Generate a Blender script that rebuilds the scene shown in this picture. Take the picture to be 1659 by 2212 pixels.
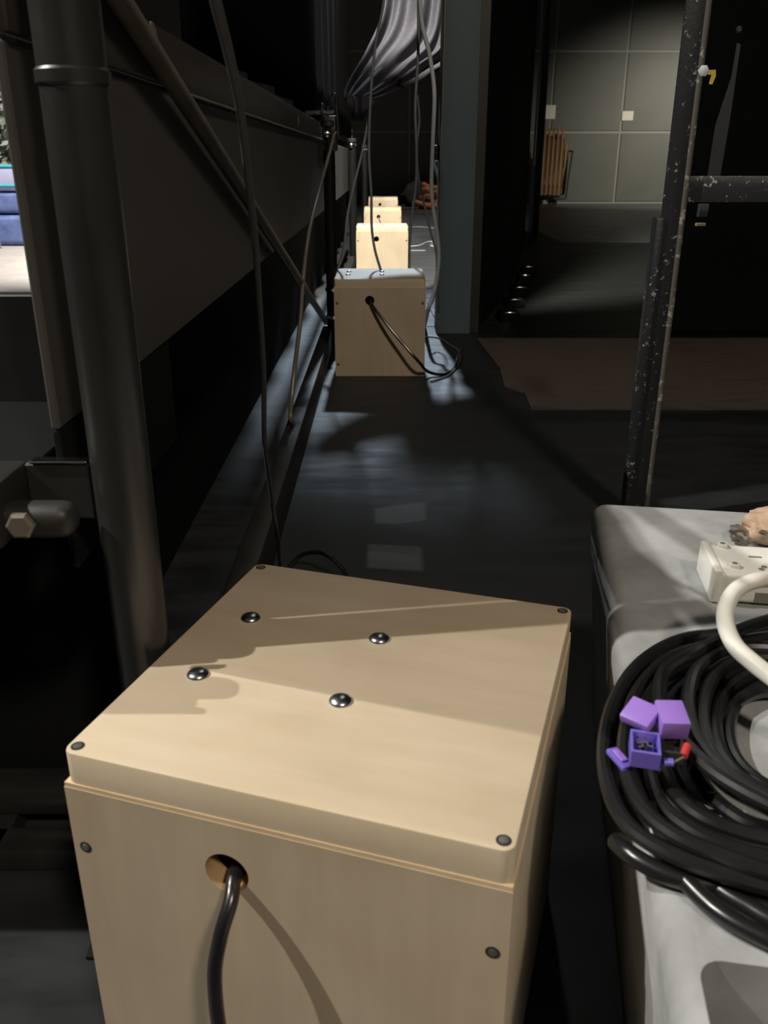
import bpy, bmesh, math, random
from mathutils import Vector, Matrix
random.seed(7)
for o in list(bpy.data.objects): bpy.data.objects.remove(o)
SC = bpy.context.scene
COL = SC.collection

# ------------------------------------------------------------------ camera
F, CX, CY = 1860.0, 831.0, 1106.0
PITCH = math.atan(760 / F)
CAM = Vector((0, 0, 0.772))
cd = bpy.data.cameras.new('camera'); cam = bpy.data.objects.new('camera', cd); COL.objects.link(cam)
cam.location = CAM; cam.rotation_euler = (math.pi / 2 - PITCH, 0, 0)
cd.sensor_fit = 'VERTICAL'; cd.sensor_height = 36; cd.lens = 36 * F / 2212; cd.clip_start = 0.02; cd.clip_end = 100
cd.shift_x = (829.5 - CX) / 2212
SC.camera = cam
cd.dof.use_dof = True; cd.dof.focus_distance = 1.35; cd.dof.aperture_fstop = 12.0

# ------------------------------------------------------------------ world, lights, exposure
w = bpy.data.worlds.new('world'); SC.world = w; w.use_nodes = True
w.node_tree.nodes['Background'].inputs[0].default_value = (0.5, 0.6, 0.7, 1)
w.node_tree.nodes['Background'].inputs[1].default_value = 0.02
SC.view_settings.view_transform = 'Standard'; SC.view_settings.look = 'None'
SC.view_settings.exposure = 0; SC.view_settings.gamma = 1; SC.view_settings.use_curve_mapping = False

def spot(name, loc, aim, power, col, size, angle, blend=0.3):
    l = bpy.data.lights.new(name, 'SPOT'); l.energy = power; l.color = col; l.shadow_soft_size = size
    l.spot_size = math.radians(angle); l.spot_blend = blend
    o = bpy.data.objects.new(name, l); COL.objects.link(o); o.location = loc
    o.rotation_euler = (Vector(aim) - Vector(loc)).to_track_quat('-Z', 'Y').to_euler()
    return o
r = 5.0
LW = (1, .95, .86)
spot('house_lamp_a', (-.22 - .95 * r, .684 + .31 * r, 5.65), (.1, .65, .36), 1150, LW, .045, 24, .3)
spot('house_lamp_b', (-.22 - .99 * r, .684 - .15 * r, 5.70), (.1, .65, .36), 1550, LW, .045, 24, .3)
spot('back_lamp', (0, 8.6, 4.05), (.20, 4.3, 0), 1200, (.70, .85, 1), .12, 26, .8)
spot('row_lamp', (.1, 3.4, 5.2), (0, 7.6, .2), 4600, (1, .93, .79), .08, 56, .4)
spot('work_lamp', (1.3, -2.2, 3.9), (.1, 3.0, .2), 360, (1, .86, .68), .22, 60, .7)
spot('wall_lamp', (6.7, 13.6, 2.9), (5.4, 17.5, .5), 900, (1, .95, .78), .12, 76, 1.0)
spot('pile_fill', (.9, 14.2, 4.6), (.8, 15.7, 0), 160, (1, .88, .70), .1, 40, .6)  # added fill without a known source, brightens the orange hose pile
spot('foyer_lamp', (-3.4, 6.2, 5.0), (-3.6, 8.6, .3), 2200, (1, .96, .92), .3, 80, .5)

# ------------------------------------------------------------------ pixel -> place helpers (rays of the camera met with real planes)
_R = Vector((1, 0, 0)); _U = Vector((0, math.sin(PITCH), math.cos(PITCH))); _D = Vector((0, math.cos(PITCH), -math.sin(PITCH)))
def ray(x, y): return _R * ((x - CX) / F) + _U * ((CY - y) / F) + _D
def onZ(x, y, z): d = ray(x, y); return CAM + d * ((z - CAM.z) / d.z)
def onY(x, y, Y): d = ray(x, y); return CAM + d * (Y / d.y)
def onX(x, y, X): d = ray(x, y); return CAM + d * (X / d.x)
def onD(x, y, k): return CAM + ray(x, y) * k

# ------------------------------------------------------------------ materials
def mat(name, col, rough=.6, metal=0, col2=None, scale=8, stretch=(1, 1, 1), bump=0, spec=.5, detail=6, rvar=0, lo=.35, hi=.65, emit=0, coat=0, alpha=None, sheen=0, trans=0):
    m = bpy.data.materials.new(name); m.use_nodes = True; nt = m.node_tree; b = nt.nodes['Principled BSDF']
    b.inputs['Base Color'].default_value = (*col, 1); b.inputs['Roughness'].default_value = rough; b.inputs['Metallic'].default_value = metal
    b.inputs['Specular IOR Level'].default_value = spec; b.inputs['Coat Weight'].default_value = coat; b.inputs['Sheen Weight'].default_value = sheen
    b.inputs['Transmission Weight'].default_value = trans
    if col2 or bump or rvar:
        tc = nt.nodes.new('ShaderNodeTexCoord'); mp = nt.nodes.new('ShaderNodeMapping'); mp.inputs['Scale'].default_value = stretch
        nz = nt.nodes.new('ShaderNodeTexNoise'); nz.inputs['Scale'].default_value = scale; nz.inputs['Detail'].default_value = detail
        nz.inputs['Roughness'].default_value = .62
        nt.links.new(tc.outputs['Object'], mp.inputs[0]); nt.links.new(mp.outputs[0], nz.inputs['Vector'])
        if col2:
            cr = nt.nodes.new('ShaderNodeValToRGB'); cr.color_ramp.elements[0].position = lo; cr.color_ramp.elements[1].position = hi
            cr.color_ramp.elements[0].color = (*col, 1); cr.color_ramp.elements[1].color = (*col2, 1)
            nt.links.new(nz.outputs['Fac'], cr.inputs[0]); nt.links.new(cr.outputs[0], b.inputs['Base Color'])
        if bump:
            bp = nt.nodes.new('ShaderNodeBump'); bp.inputs['Strength'].default_value = bump; bp.inputs['Distance'].default_value = .004
            nt.links.new(nz.outputs['Fac'], bp.inputs['Height']); nt.links.new(bp.outputs[0], b.inputs['Normal'])
        if rvar:
            mr = nt.nodes.new('ShaderNodeMapRange'); mr.inputs['From Min'].default_value = .3; mr.inputs['From Max'].default_value = .7
            mr.inputs['To Min'].default_value = rough; mr.inputs['To Max'].default_value = rough + rvar
            nt.links.new(nz.outputs['Fac'], mr.inputs[0]); nt.links.new(mr.outputs[0], b.inputs['Roughness'])
    return m

def flecked(name, col, fleck, rough, scale, thr=.66, rough2=.5, stretch=(1, 1, 1)):
    """painted surface with bright chips and scratches where the paint is gone"""
    m = mat(name, col, rough); nt = m.node_tree; b = nt.nodes['Principled BSDF']
    tc = nt.nodes.new('ShaderNodeTexCoord'); mp = nt.nodes.new('ShaderNodeMapping'); mp.inputs['Scale'].default_value = stretch
    n1 = nt.nodes.new('ShaderNodeTexNoise'); n1.inputs['Scale'].default_value = scale; n1.inputs['Detail'].default_value = 9; n1.inputs['Roughness'].default_value = .75
    n2 = nt.nodes.new('ShaderNodeTexNoise'); n2.inputs['Scale'].default_value = scale * .18; n2.inputs['Detail'].default_value = 3
    mx = nt.nodes.new('ShaderNodeMath'); mx.operation = 'MULTIPLY_ADD'; mx.inputs[1].default_value = .35; 
    nt.links.new(tc.outputs['Object'], mp.inputs[0])
    nt.links.new(mp.outputs[0], n1.inputs['Vector']); nt.links.new(mp.outputs[0], n2.inputs['Vector'])
    nt.links.new(n2.outputs['Fac'], mx.inputs[0]); nt.links.new(n1.outputs['Fac'], mx.inputs[2])
    cr = nt.nodes.new('ShaderNodeValToRGB'); cr.color_ramp.elements[0].position = thr; cr.color_ramp.elements[1].position = thr + .05
    cr.color_ramp.elements[0].color = (*col, 1); cr.color_ramp.elements[1].color = (*fleck, 1)
    nt.links.new(mx.outputs[0], cr.inputs[0]); nt.links.new(cr.outputs[0], b.inputs['Base Color'])
    bp = nt.nodes.new('ShaderNodeBump'); bp.inputs['Strength'].default_value = .3; bp.inputs['Distance'].default_value = .003
    nt.links.new(n1.outputs['Fac'], bp.inputs['Height']); nt.links.new(bp.outputs[0], b.inputs['Normal'])
    return m

def plywood(name, a, b_, axis_stretch):
    m = mat(name, a, .55, 0, b_, 5, axis_stretch, .05, lo=.25, hi=.75, detail=8)
    nt = m.node_tree; b = nt.nodes['Principled BSDF']
    tc = [n for n in nt.nodes if n.type == 'TEX_COORD'][0]
    n2 = nt.nodes.new('ShaderNodeTexNoise'); n2.inputs['Scale'].default_value = 7; n2.inputs['Detail'].default_value = 4
    nt.links.new(tc.outputs['Object'], n2.inputs['Vector'])
    mx = nt.nodes.new('ShaderNodeMix'); mx.data_type = 'RGBA'; mx.blend_type = 'MULTIPLY'; mx.inputs['Factor'].default_value = .35
    cr = nt.nodes.new('ShaderNodeValToRGB'); cr.color_ramp.elements[0].position = .35; cr.color_ramp.elements[1].position = .6
    cr.color_ramp.elements[0].color = (.78, .72, .64, 1); cr.color_ramp.elements[1].color = (1, 1, 1, 1)
    nt.links.new(n2.outputs['Fac'], cr.inputs[0])
    src = b.inputs['Base Color'].links[0].from_socket
    nt.links.new(src, mx.inputs[6]); nt.links.new(cr.outputs[0], mx.inputs[7]); nt.links.new(mx.outputs[2], b.inputs['Base Color'])
    return m

M = {}
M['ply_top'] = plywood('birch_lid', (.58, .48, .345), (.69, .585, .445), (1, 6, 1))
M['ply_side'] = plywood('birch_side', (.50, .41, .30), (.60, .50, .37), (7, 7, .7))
M['ply_edge'] = mat('birch_edge', (.66, .50, .30), .6, 0, (.74, .58, .37), 40, (1, 1, 6))
M['ply_dark'] = mat('birch_raw_hole', (.50, .33, .16), .8)
M['chrome'] = mat('zinc_steel', (.48, .51, .56), .28, 1)
M['screw'] = mat('screw_steel', (.30, .29, .27), .4, .8)
M['slot'] = mat('screw_slot', (.02, .02, .02), .8)
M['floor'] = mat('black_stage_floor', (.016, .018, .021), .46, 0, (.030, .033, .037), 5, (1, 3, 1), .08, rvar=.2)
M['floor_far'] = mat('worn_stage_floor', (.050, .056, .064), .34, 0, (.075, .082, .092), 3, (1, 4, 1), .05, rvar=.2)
M['near_black'] = mat('near_black_surface', (.006, .007, .007), .45, 0, (.009, .010, .010), 2, (1, 4, 1), .04, rvar=.12, spec=.18)
M['brown_sheet'] = mat('streaked_brown', (.10, .074, .060), .5, 0, (.17, .135, .112), 7, (1, 6, 1), .1, rvar=.2, detail=10)
M['panel'] = mat('grey_wall_panel', (.085, .086, .074), .55, 0, (.105, .106, .092), 1.2, (1, 1, 1), .03)
M['joint'] = mat('wall_joint', (.22, .22, .19), .6)
M['blackwall'] = mat('black_wall', (.007, .008, .009), .9, 0, (.010, .011, .012), 2, spec=.08)
M['blackpaint'] = mat('black_paint', (.016, .016, .015), .5, 0, (.024, .024, .022), 9, (1, 1, 1), .06)
M['fascia'] = mat('black_brown_board', (.052, .049, .043), .5, 0, (.068, .064, .056), 3, (1, .4, 1), .04, rvar=.1)
M['rail'] = mat('black_rail', (.036, .031, .025), .4, 0, (.046, .040, .033), 6, bump=.05)
M['tube'] = mat('black_steel_tube', (.018, .019, .019), .27, 0, (.027, .027, .026), 14, (1, 1, .3), .05, rvar=.12, spec=.7)
M['legpaint'] = mat('black_leg_paint', (.006, .006, .006), .5, 0, (.009, .009, .009), 14, bump=.05, spec=.15)
M['brace'] = mat('grey_steel_tube', (.15, .13, .105), .45, .2, (.20, .175, .14), 12)
M['column'] = mat('slate_column_paint', (.10, .145, .170), .55, 0, (.115, .162, .188), 4, (1, 1, .4), .03)
M['gusset'] = mat('dull_slate_plate', (.035, .042, .046), .5, 0, (.045, .052, .057), 12)
M['frame2'] = mat('grey_frame_paint', (.075, .070, .065), .5, 0, (.09, .084, .077), 4)
M['cloth'] = mat('black_molton', (.005, .005, .006), .95, 0, (.008, .008, .009), 60, bump=.2, sheen=.0, spec=.02)
M['swag'] = mat('dark_grey_molton', (.046, .046, .057), .9, 0, (.058, .058, .07), 60, bump=.2, spec=.15)
M['cable'] = mat('black_pvc', (.010, .010, .011), .27, 0, (.015, .015, .016), 30, bump=.02, spec=.8)
M['cable_grey'] = mat('grey_cable', (.60, .65, .72), .5, 0, (.68, .73, .80), 30)
M['cable_dark'] = mat('mid_grey_cable', (.19, .21, .24), .45, 0, (.24, .26, .29), 30)  # even mid grey for hanging and floor cables
M['cable_near'] = mat('dark_grey_cable', (.085, .085, .09), .4, 0, (.11, .11, .115), 30)
M['cable_white'] = mat('white_pvc', (.78, .77, .73), .35, 0, (.82, .81, .77), 20, spec=.5)
M['white'] = mat('white_plastic', (.80, .79, .75), .35, 0, (.84, .83, .79), 20)
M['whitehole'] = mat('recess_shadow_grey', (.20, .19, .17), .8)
M['conc'] = mat('grey_moulded_concrete', (.29, .30, .305), .55, 0, (.43, .445, .45), 9, (1, 1, 1), .12, rvar=.2, detail=10, lo=.38, hi=.6)
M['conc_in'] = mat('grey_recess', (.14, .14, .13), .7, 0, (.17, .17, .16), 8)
M['steel'] = flecked('chipped_black_steel', (.024, .026, .030), (.45, .45, .43), .33, 80, .775)
M['steel_edge'] = flecked('worn_edge_steel', (.10, .095, .082), (.34, .32, .28), .4, 40, .72)
M['yellow'] = mat('yellow_tape', (.50, .34, .05), .5, 0, (.6, .42, .08), 30)
M['purple'] = mat('purple_plastic', (.30, .17, .62), .4, 0, (.33, .19, .66), 30)
M['violet'] = mat('violet_plastic', (.16, .12, .56), .4)
M['red'] = mat('red_plastic', (.55, .05, .05), .4)
M['tan'] = mat('tan_paper', (.42, .29, .20), .6, 0, (.52, .38, .28), 20, bump=.2)
M['film'] = mat('clear_film', (.9, .9, .9), .08, 0, trans=1, bump=.3, scale=30)
M['paper'] = mat('paper', (.62, .58, .50), .7, 0, (.66, .62, .54), 3)
M['wood'] = mat('oak_slat', (.36, .22, .10), .5, 0, (.48, .31, .15), 12, (1, 1, .2))
M['wood_dk'] = mat('dark_slat', (.16, .08, .04), .6, 0, (.22, .11, .055), 12, (1, 1, .2))
M['green'] = mat('green_tube', (.06, .10, .085), .5)
M['orange'] = mat('orange_rubber', (.66, .27, .10), .55, 0, (.78, .36, .15), 12)
M['greycloth'] = mat('grey_cloth', (.05, .05, .05), .9, 0, (.07, .07, .07), 20, bump=.3)
M['redled'] = mat('red_light_line', (.75, .12, .06), .5)
M['whitetape'] = mat('white_tape', (.55, .56, .57), .5)
M['pale'] = mat('pale_stone', (.33, .30, .275), .7, 0, (.40, .37, .345), 6)
M['blue'] = mat('blue_canvas', (.07, .10, .26), .8, 0, (.13, .18, .38), 8)
M['lilac'] = mat('lilac_canvas', (.34, .35, .52), .8, 0, (.40, .41, .58), 8)
M['teal'] = mat('teal_webbing', (.04, .36, .40), .6)
M['leaf'] = mat('leaf', (.16, .18, .145), .7, 0, (.26, .28, .23), 6)
M['greybox'] = mat('grey_plastic', (.36, .36, .34), .6)
M['shine'] = mat('galvanised', (.70, .70, .72), .18, 1)

# ------------------------------------------------------------------ mesh helpers
class MB:
    def __init__(s): s.bm = bmesh.new()
    def box(s, lo, hi, bev=0, seg=2, rot=None, piv=None):
        lo = Vector(lo); hi = Vector(hi); c = (lo + hi) / 2; d = hi - lo
        t = bmesh.new(); bmesh.ops.create_cube(t, size=1)
        bmesh.ops.scale(t, vec=d, verts=t.verts)
        if bev: bmesh.ops.bevel(t, geom=list(t.edges), offset=bev, segments=seg, profile=.5, affect='EDGES')
        bmesh.ops.translate(t, vec=c, verts=t.verts)
        if rot is not None:
            bmesh.ops.rotate(t, cent=Vector(piv) if piv is not None else c, matrix=rot, verts=t.verts)
        return s.add(t)
    def add(s, t):
        me = bpy.data.meshes.new('t'); t.to_mesh(me); t.free(); s.bm.from_mesh(me); bpy.data.meshes.remove(me); return s
    def cyl(s, a, b, r1, r2=None, n=20, caps=True):
        a = Vector(a); b = Vector(b); r2 = r1 if r2 is None else r2
        q = (b - a).to_track_quat('Z', 'Y'); R0 = []; R1 = []
        for i in range(n):
            t = 2 * math.pi * i / n; d = q @ Vector((math.cos(t), math.sin(t), 0))
            R0.append(s.bm.verts.new(a + d * r1)); R1.append(s.bm.verts.new(b + d * r2))
        for i in range(n): s.bm.faces.new((R0[i], R0[(i + 1) % n], R1[(i + 1) % n], R1[i]))
        if caps: s.bm.faces.new(R0[::-1]); s.bm.faces.new(R1)
        return s
    def lathe(s, c, prof, axis=(0, 0, 1), n=24):
        q = Vector(axis).to_track_quat('Z', 'Y'); c = Vector(c); rings = []
        for r, h in prof:
            rings.append([s.bm.verts.new(c + q @ Vector((r * math.cos(2 * math.pi * i / n), r * math.sin(2 * math.pi * i / n), h))) for i in range(n)])
        for a, b in zip(rings, rings[1:]):
            for i in range(n): s.bm.faces.new((a[i], a[(i + 1) % n], b[(i + 1) % n], b[i]))
        s.bm.faces.new(rings[0][::-1]); s.bm.faces.new(rings[-1]); return s
    def tube(s, pts, r, n=10, smooth=8, closed=False, r1=None):
        P = catmull([Vector(p) for p in pts], smooth, closed); N = len(P); rings = []
        t0 = (P[1] - P[0]).normalized(); up = Vector((0, 0, 1)) if abs(t0.z) < .9 else Vector((1, 0, 0))
        nn = (up - t0 * up.dot(t0)).normalized()
        for i, p in enumerate(P):
            if closed: t = (P[(i + 1) % N] - P[i - 1]).normalized()
            else: t = (P[min(i + 1, N - 1)] - P[max(i - 1, 0)]).normalized()
            nn = (nn - t * nn.dot(t)).normalized(); b = t.cross(nn)
            rr = r if r1 is None else r + (r1 - r) * i / (N - 1)
            rings.append([s.bm.verts.new(p + (nn * math.cos(2 * math.pi * k / n) + b * math.sin(2 * math.pi * k / n)) * rr) for k in range(n)])
        rng = range(N) if closed else range(N - 1)
        for i in rng:
            a = rings[i]; b = rings[(i + 1) % N]
            for k in range(n): s.bm.faces.new((a[k], a[(k + 1) % n], b[(k + 1) % n], b[k]))
        if not closed: s.bm.faces.new(rings[0][::-1]); s.bm.faces.new(rings[-1])
        return s
    def grid(s, rows, thick=None):
        V = [[s.bm.verts.new(p) for p in row] for row in rows]
        for a, b in zip(V, V[1:]):
            for i in range(len(a) - 1): s.bm.faces.new((a[i], a[i + 1], b[i + 1], b[i]))
        return s
    def prism(s, poly, ext):
        ext = Vector(ext); A = [s.bm.verts.new(Vector(p)) for p in poly]; B = [s.bm.verts.new(Vector(p) + ext) for p in poly]; n = len(A)
        s.bm.faces.new(A); s.bm.faces.new(B[::-1])
        for i in range(n): s.bm.faces.new((A[i], B[i], B[(i + 1) % n], A[(i + 1) % n]))
        return s
    def build(s, name, m, parent=None, smooth=True, world=False, solid=0):
        """link as ONE mesh object; world=True: shapes are in world space and are moved into the parent's space or onto an own base origin"""
        bmesh.ops.recalc_face_normals(s.bm, faces=s.bm.faces)
        off = Vector((0, 0, 0))
        if world:
            if parent is not None:
                p = parent; 
                while p: off += p.location; p = p.parent
            else:
                xs = [v.co for v in s.bm.verts]
                lo = Vector((min(v.x for v in xs), min(v.y for v in xs), min(v.z for v in xs))); hi = Vector((max(v.x for v in xs), max(v.y for v in xs), max(v.z for v in xs)))
                off = Vector(((lo.x + hi.x) / 2, (lo.y + hi.y) / 2, lo.z))
            bmesh.ops.translate(s.bm, vec=-off, verts=s.bm.verts)
        me = bpy.data.meshes.new(name); s.bm.to_mesh(me); s.bm.free()
        me.materials.append(m)
        if smooth:
            me.polygons.foreach_set('use_smooth', [True] * len(me.polygons))
            me.set_sharp_from_angle(angle=math.radians(35))
        o = bpy.data.objects.new(name, me); COL.objects.link(o)
        if parent is not None: o.parent = parent
        elif world: o.location = off
        if solid:
            md = o.modifiers.new('thickness', 'SOLIDIFY'); md.thickness = solid; md.offset = 0
        return o

def catmull(P, k, closed=False):
    if k <= 1: return P
    out = []; n = len(P)
    for i in range(n if closed else n - 1):
        if closed: a, b, c, d = P[i - 1], P[i], P[(i + 1) % n], P[(i + 2) % n]
        else: a, b, c, d = P[max(i - 1, 0)], P[i], P[i + 1], P[min(i + 2, n - 1)]
        for j in range(k):
            t = j / k
            out.append(.5 * ((2 * b) + (c - a) * t + (2 * a - 5 * b + 4 * c - d) * t * t + (3 * b - a - 3 * c + d) * t ** 3))
    if not closed: out.append(P[-1])
    return out

def tag(o, label, cat, group=None, kind=None):
    o['label'] = label
    if cat: o['category'] = cat
    if group: o['group'] = group
    if kind: o['kind'] = kind
    return o
def struct(o, label=None):
    o['kind'] = 'structure'
    if label: o['label'] = label
    return o
def thing(name, loc, label, cat, group=None, rz=0):
    o = bpy.data.objects.new(name, None); COL.objects.link(o); o.location = loc; o.rotation_euler = (0, 0, rz); o.empty_display_size = .05
    return tag(o, label, cat, group)
def copy_tree(o, parent=None):
    c = o.copy(); COL.objects.link(c)
    if parent is not None: c.parent = parent
    for ch in list(o.children): copy_tree(ch, c)
    return c

# ================================================================== THE SETTING
X0, X1, Y0, Y1, ZT = -9.0, 8.5, -5.0, 17.56, 7.0
YW = 17.50
struct(MB().box((X0, Y0, -.1), (X1, Y1, 0)).build('floor', M['floor'], smooth=False), 'black glossy stage floor')
struct(MB().box((X0, Y0, ZT), (X1, Y1, ZT + .1)).build('ceiling', M['blackwall'], smooth=False), 'black ceiling')
struct(MB().box((X0 - .1, Y0, 0), (X0, Y1, ZT)).build('wall_left', M['blackwall'], smooth=False), 'dark wall')
struct(MB().box((X1, Y0, 0), (X1 + .1, Y1, ZT)).build('wall_right', M['blackwall'], smooth=False), 'dark wall')
struct(MB().box((X0, Y0 - .1, 0), (X1, Y0, ZT)).build('wall_front', M['blackwall'], smooth=False), 'dark wall')
wb = struct(MB().box((X0, YW + .012, 0), (X1, YW + .15, ZT)).build('wall_back', M['joint'], smooth=False), 'grey panelled back wall with pale joints')
# the panels of the back wall: 1.30 m wide, 1.27/1.335 m high courses
zs = [.02, 1.255, 2.59, 3.9, 5.2, 6.5, 7.0]; xs = [4.385 + k * 1.31 for k in range(-7, 4)]
pm = {}
for i in range(len(xs) - 1):
    for j in range(4):
        key = j
        if key not in pm:
            b = MB().box((.022, -.012, .022), (1.31 - .022, .006, zs[j + 1] - zs[j] - .022), .004, 1)
            o = b.build('panel', M['panel'], wb, smooth=False); pm[key] = o.data
        else:
            o = bpy.data.objects.new('panel', pm[key]); COL.objects.link(o); o.parent = wb
        o.location = (xs[i], YW + .008, zs[j])
struct(MB().box((X0, YW - .03, 0), (X1, YW + .012, .02)).build('baseboard_back', M['joint'], smooth=False), 'pale strip at the foot of the back wall')

# floor sheets
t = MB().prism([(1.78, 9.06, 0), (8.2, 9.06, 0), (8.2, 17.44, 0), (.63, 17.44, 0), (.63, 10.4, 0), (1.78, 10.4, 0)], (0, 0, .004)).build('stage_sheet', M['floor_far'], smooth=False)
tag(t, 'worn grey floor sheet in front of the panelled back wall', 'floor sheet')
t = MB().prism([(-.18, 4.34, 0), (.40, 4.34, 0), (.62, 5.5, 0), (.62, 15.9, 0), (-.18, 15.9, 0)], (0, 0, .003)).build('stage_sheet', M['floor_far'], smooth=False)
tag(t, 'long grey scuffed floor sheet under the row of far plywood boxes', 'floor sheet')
t = MB().prism([(.56, 4.06, 0), (6.5, 4.06, 0), (6.5, 9.04, 0), (1.56, 9.04, 0), (1.30, 7.8, 0), (1.06, 6.6, 0), (.84, 5.45, 0)], (0, 0, .003)).build('black_floor_sheet', M['near_black'], smooth=False)  # near-black sheet laid over part of the floor
tag(t, 'black glossy floor sheet between the dark flats and the post', 'floor sheet')
t = MB().prism([(.43, 4.03, 0), (.46, 3.4, 0), (.44, 3.1, 0), (.50, 3.0, 0), (.49, 2.79, 0), (3.4, 2.79, 0), (3.4, 4.03, 0)], (0, 0, .003)).build('brown_floor_sheet', M['brown_sheet'], smooth=False)  # streaked brown sheet with a stepped left edge
tag(t, 'streaked brown sheet lying on the black floor behind the steel post', 'floor sheet')
tag(MB().box((.16, 5.32, .003), (.62, 5.345, .006)).build('floor_line', M['redled'], smooth=False, world=True), 'thin red light line put in as a coloured strip across the floor beside the third box', 'tape')  # glowing red line put in as a plain coloured strip
p = onZ(905, 541, .003)
tag(MB().box((p.x - .09, p.y - .02, .003), (p.x + .06, p.y + .02, .0045)).build('floor_line', M['whitetape'], smooth=False, world=True), 'short white tape mark on the floor right of the third box', 'tape')

tag(MB().box((.12, 15.91, 0), (.62, 15.96, .008)).build('edging_strip', M['whitetape'], smooth=False, world=True), 'pale metal edging strip across the floor behind the farthest box', 'edging')

# ================================================================== PLYWOOD BOXES
BW, BH, LID, HB = .34, .364, .336, .1713
def front_panel():
    """upright panel in the xz plane with a round hole, thickness along y"""
    hx, hz, hr = -.038, .286, .0178; x0, x1, z0, z1 = -HB, HB, 0, LID - .004; T = .018; y0 = -HB
    ang = [2 * math.pi * i / 32 for i in range(32)] + [math.atan2(z - hz, x - hx) % (2 * math.pi) for x in (x0, x1) for z in (z0, z1)]
    ang = sorted(ang); bm = bmesh.new(); L = []
    for a in ang:
        c, s_ = math.cos(a), math.sin(a); k = 1e9
        if c > 1e-9: k = min(k, (x1 - hx) / c)
        if c < -1e-9: k = min(k, (x0 - hx) / c)
        if s_ > 1e-9: k = min(k, (z1 - hz) / s_)
        if s_ < -1e-9: k = min(k, (z0 - hz) / s_)
        L.append((hx + c * hr, hz + s_ * hr, hx + c * k, hz + s_ * k))
    n = len(L)
    fi = [bm.verts.new((q[0], y0, q[1])) for q in L]; fo = [bm.verts.new((q[2], y0, q[3])) for q in L]
    bi = [bm.verts.new((q[0], y0 + T, q[1])) for q in L]; bo = [bm.verts.new((q[2], y0 + T, q[3])) for q in L]
    for i in range(n):
        j = (i + 1) % n
        for a, b, c, d in ((fi[i], fi[j], fo[j], fo[i]), (bi[i], bo[i], bo[j], bi[j]), (fi[i], bi[i], bi[j], fi[j]), (fo[i], fo[j], bo[j], bo[i])):
            bm.faces.new((a, b, c, d))
    m = MB(); m.bm.free(); m.bm = bm; return m

def make_box():
    root = thing('plywood_box', (0, 0, 0), 'x', 'box', 'plywood boxes in a row along the stage edge')
    h = HB; T = .018
    fp = front_panel().build('front_panel', M['ply_side'], root)
    # raw rim of the cable hole
    rim = MB(); n = 28
    ro = [[rim.bm.verts.new((-.038 + rr * math.cos(2 * math.pi * i / n), yy, .286 + rr * math.sin(2 * math.pi * i / n))) for i in range(n)] for rr, yy in ((.0178, -h + .0004), (.0174, -h + .0006), (.0174, -h + .0176))]
    for a, b in zip(ro, ro[1:]):
        for i in range(n): rim.bm.faces.new((a[i], a[(i + 1) % n], b[(i + 1) % n], b[i]))
    rim.build('hole_rim', M['ply_dark'], fp)
    MB().box((-h, h - T, 0), (h, h, LID - .004), .0015, 1).build('back_panel', M['ply_side'], root)
    MB().box((-h, -h + T, 0), (-h + T, h - T, LID - .004)).build('side_panel', M['ply_side'], root)
    MB().box((h - T, -h + T, 0), (h, h - T, LID - .004)).build('side_panel', M['ply_side'], root)
    MB().box((-h + T, -h + T, .0), (h - T, h - T, .012)).build('bottom_panel', M['ply_side'], root)
    MB().box((-h + .0005, -h + .0005, LID - .004), (h - .0005, h - .0005, LID)).build('edge_strip', M['ply_edge'], root)
    # lid: vertical edges rounded, then a fine bevel
    t = bmesh.new(); bmesh.ops.create_cube(t, size=1); bmesh.ops.scale(t, vec=(BW, BW, BH - LID), verts=t.verts); bmesh.ops.translate(t, vec=(0, 0, (BH + LID) / 2), verts=t.verts)
    bmesh.ops.bevel(t, geom=[e for e in t.edges if abs(e.verts[0].co.z - e.verts[1].co.z) > .01], offset=.009, segments=5, profile=.5, affect='EDGES')
    bmesh.ops.bevel(t, geom=[e for e in t.edges if e.verts[0].co.z > BH - .001 and e.verts[1].co.z > BH - .001], offset=.0016, segments=2, profile=.5, affect='EDGES')
    m = MB(); m.add(t); lid = m.build('lid', M['ply_top'], root)
    for x in (-.123, .007):
        for y in (.056, -.047):
            b = MB().lathe((x, y, BH - .0005), [(.0098, 0), (.0098, .0012), (.0088, .0028), (.0062, .0044), (.003, .0052), (.0008, .0054)], n=24).build('bolt', M['chrome'], lid)
    for x in (-.1615, .1615):
        for y in (-.161, .161):
            s = MB(); s.lathe((x, y, BH - .0006), [(.0052, 0), (.0052, .0009), (.0046, .0010)], n=16); s.build('screw_hole', M['slot'], lid)
            s = MB(); s.lathe((x, y, BH - .0002), [(.0036, 0), (.0034, .0009), (.001, .0011)], n=12); s.build('screw', M['screw'], lid)
    for x in (-.1605, .1605):
        for z in (.276, .045):
            s = MB(); s.lathe((x, -h + .0006, z), [(.0052, 0), (.0052, .0009), (.0046, .0010)], axis=(0, -1, 0), n=16); s.build('screw_hole', M['slot'], fp)
            s = MB(); s.lathe((x, -h + .0002, z), [(.0034, 0), (.0032, .0009), (.001, .0011)], axis=(0, -1, 0), n=12); s.build('screw', M['screw'], fp)
    return root
BOXC = [(-.0285, .638, -17.5), (-.018, 3.45, 0), (-.018, 6.118, .4), (-.018, 8.53, -.3), (-.018, 10.90, 0)]
BLAB = ['nearest plywood box, turned askew beside the steel tube, lid bolts facing up',
        'shaded plywood box beside the slate grey column, second of the row',
        'brightly lit plywood box directly behind the shaded one, third of the row',
        'small bright plywood box between the third and the farthest box',
        'farthest and smallest plywood box at the end of the row']
proto = make_box()
boxes = []
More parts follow.
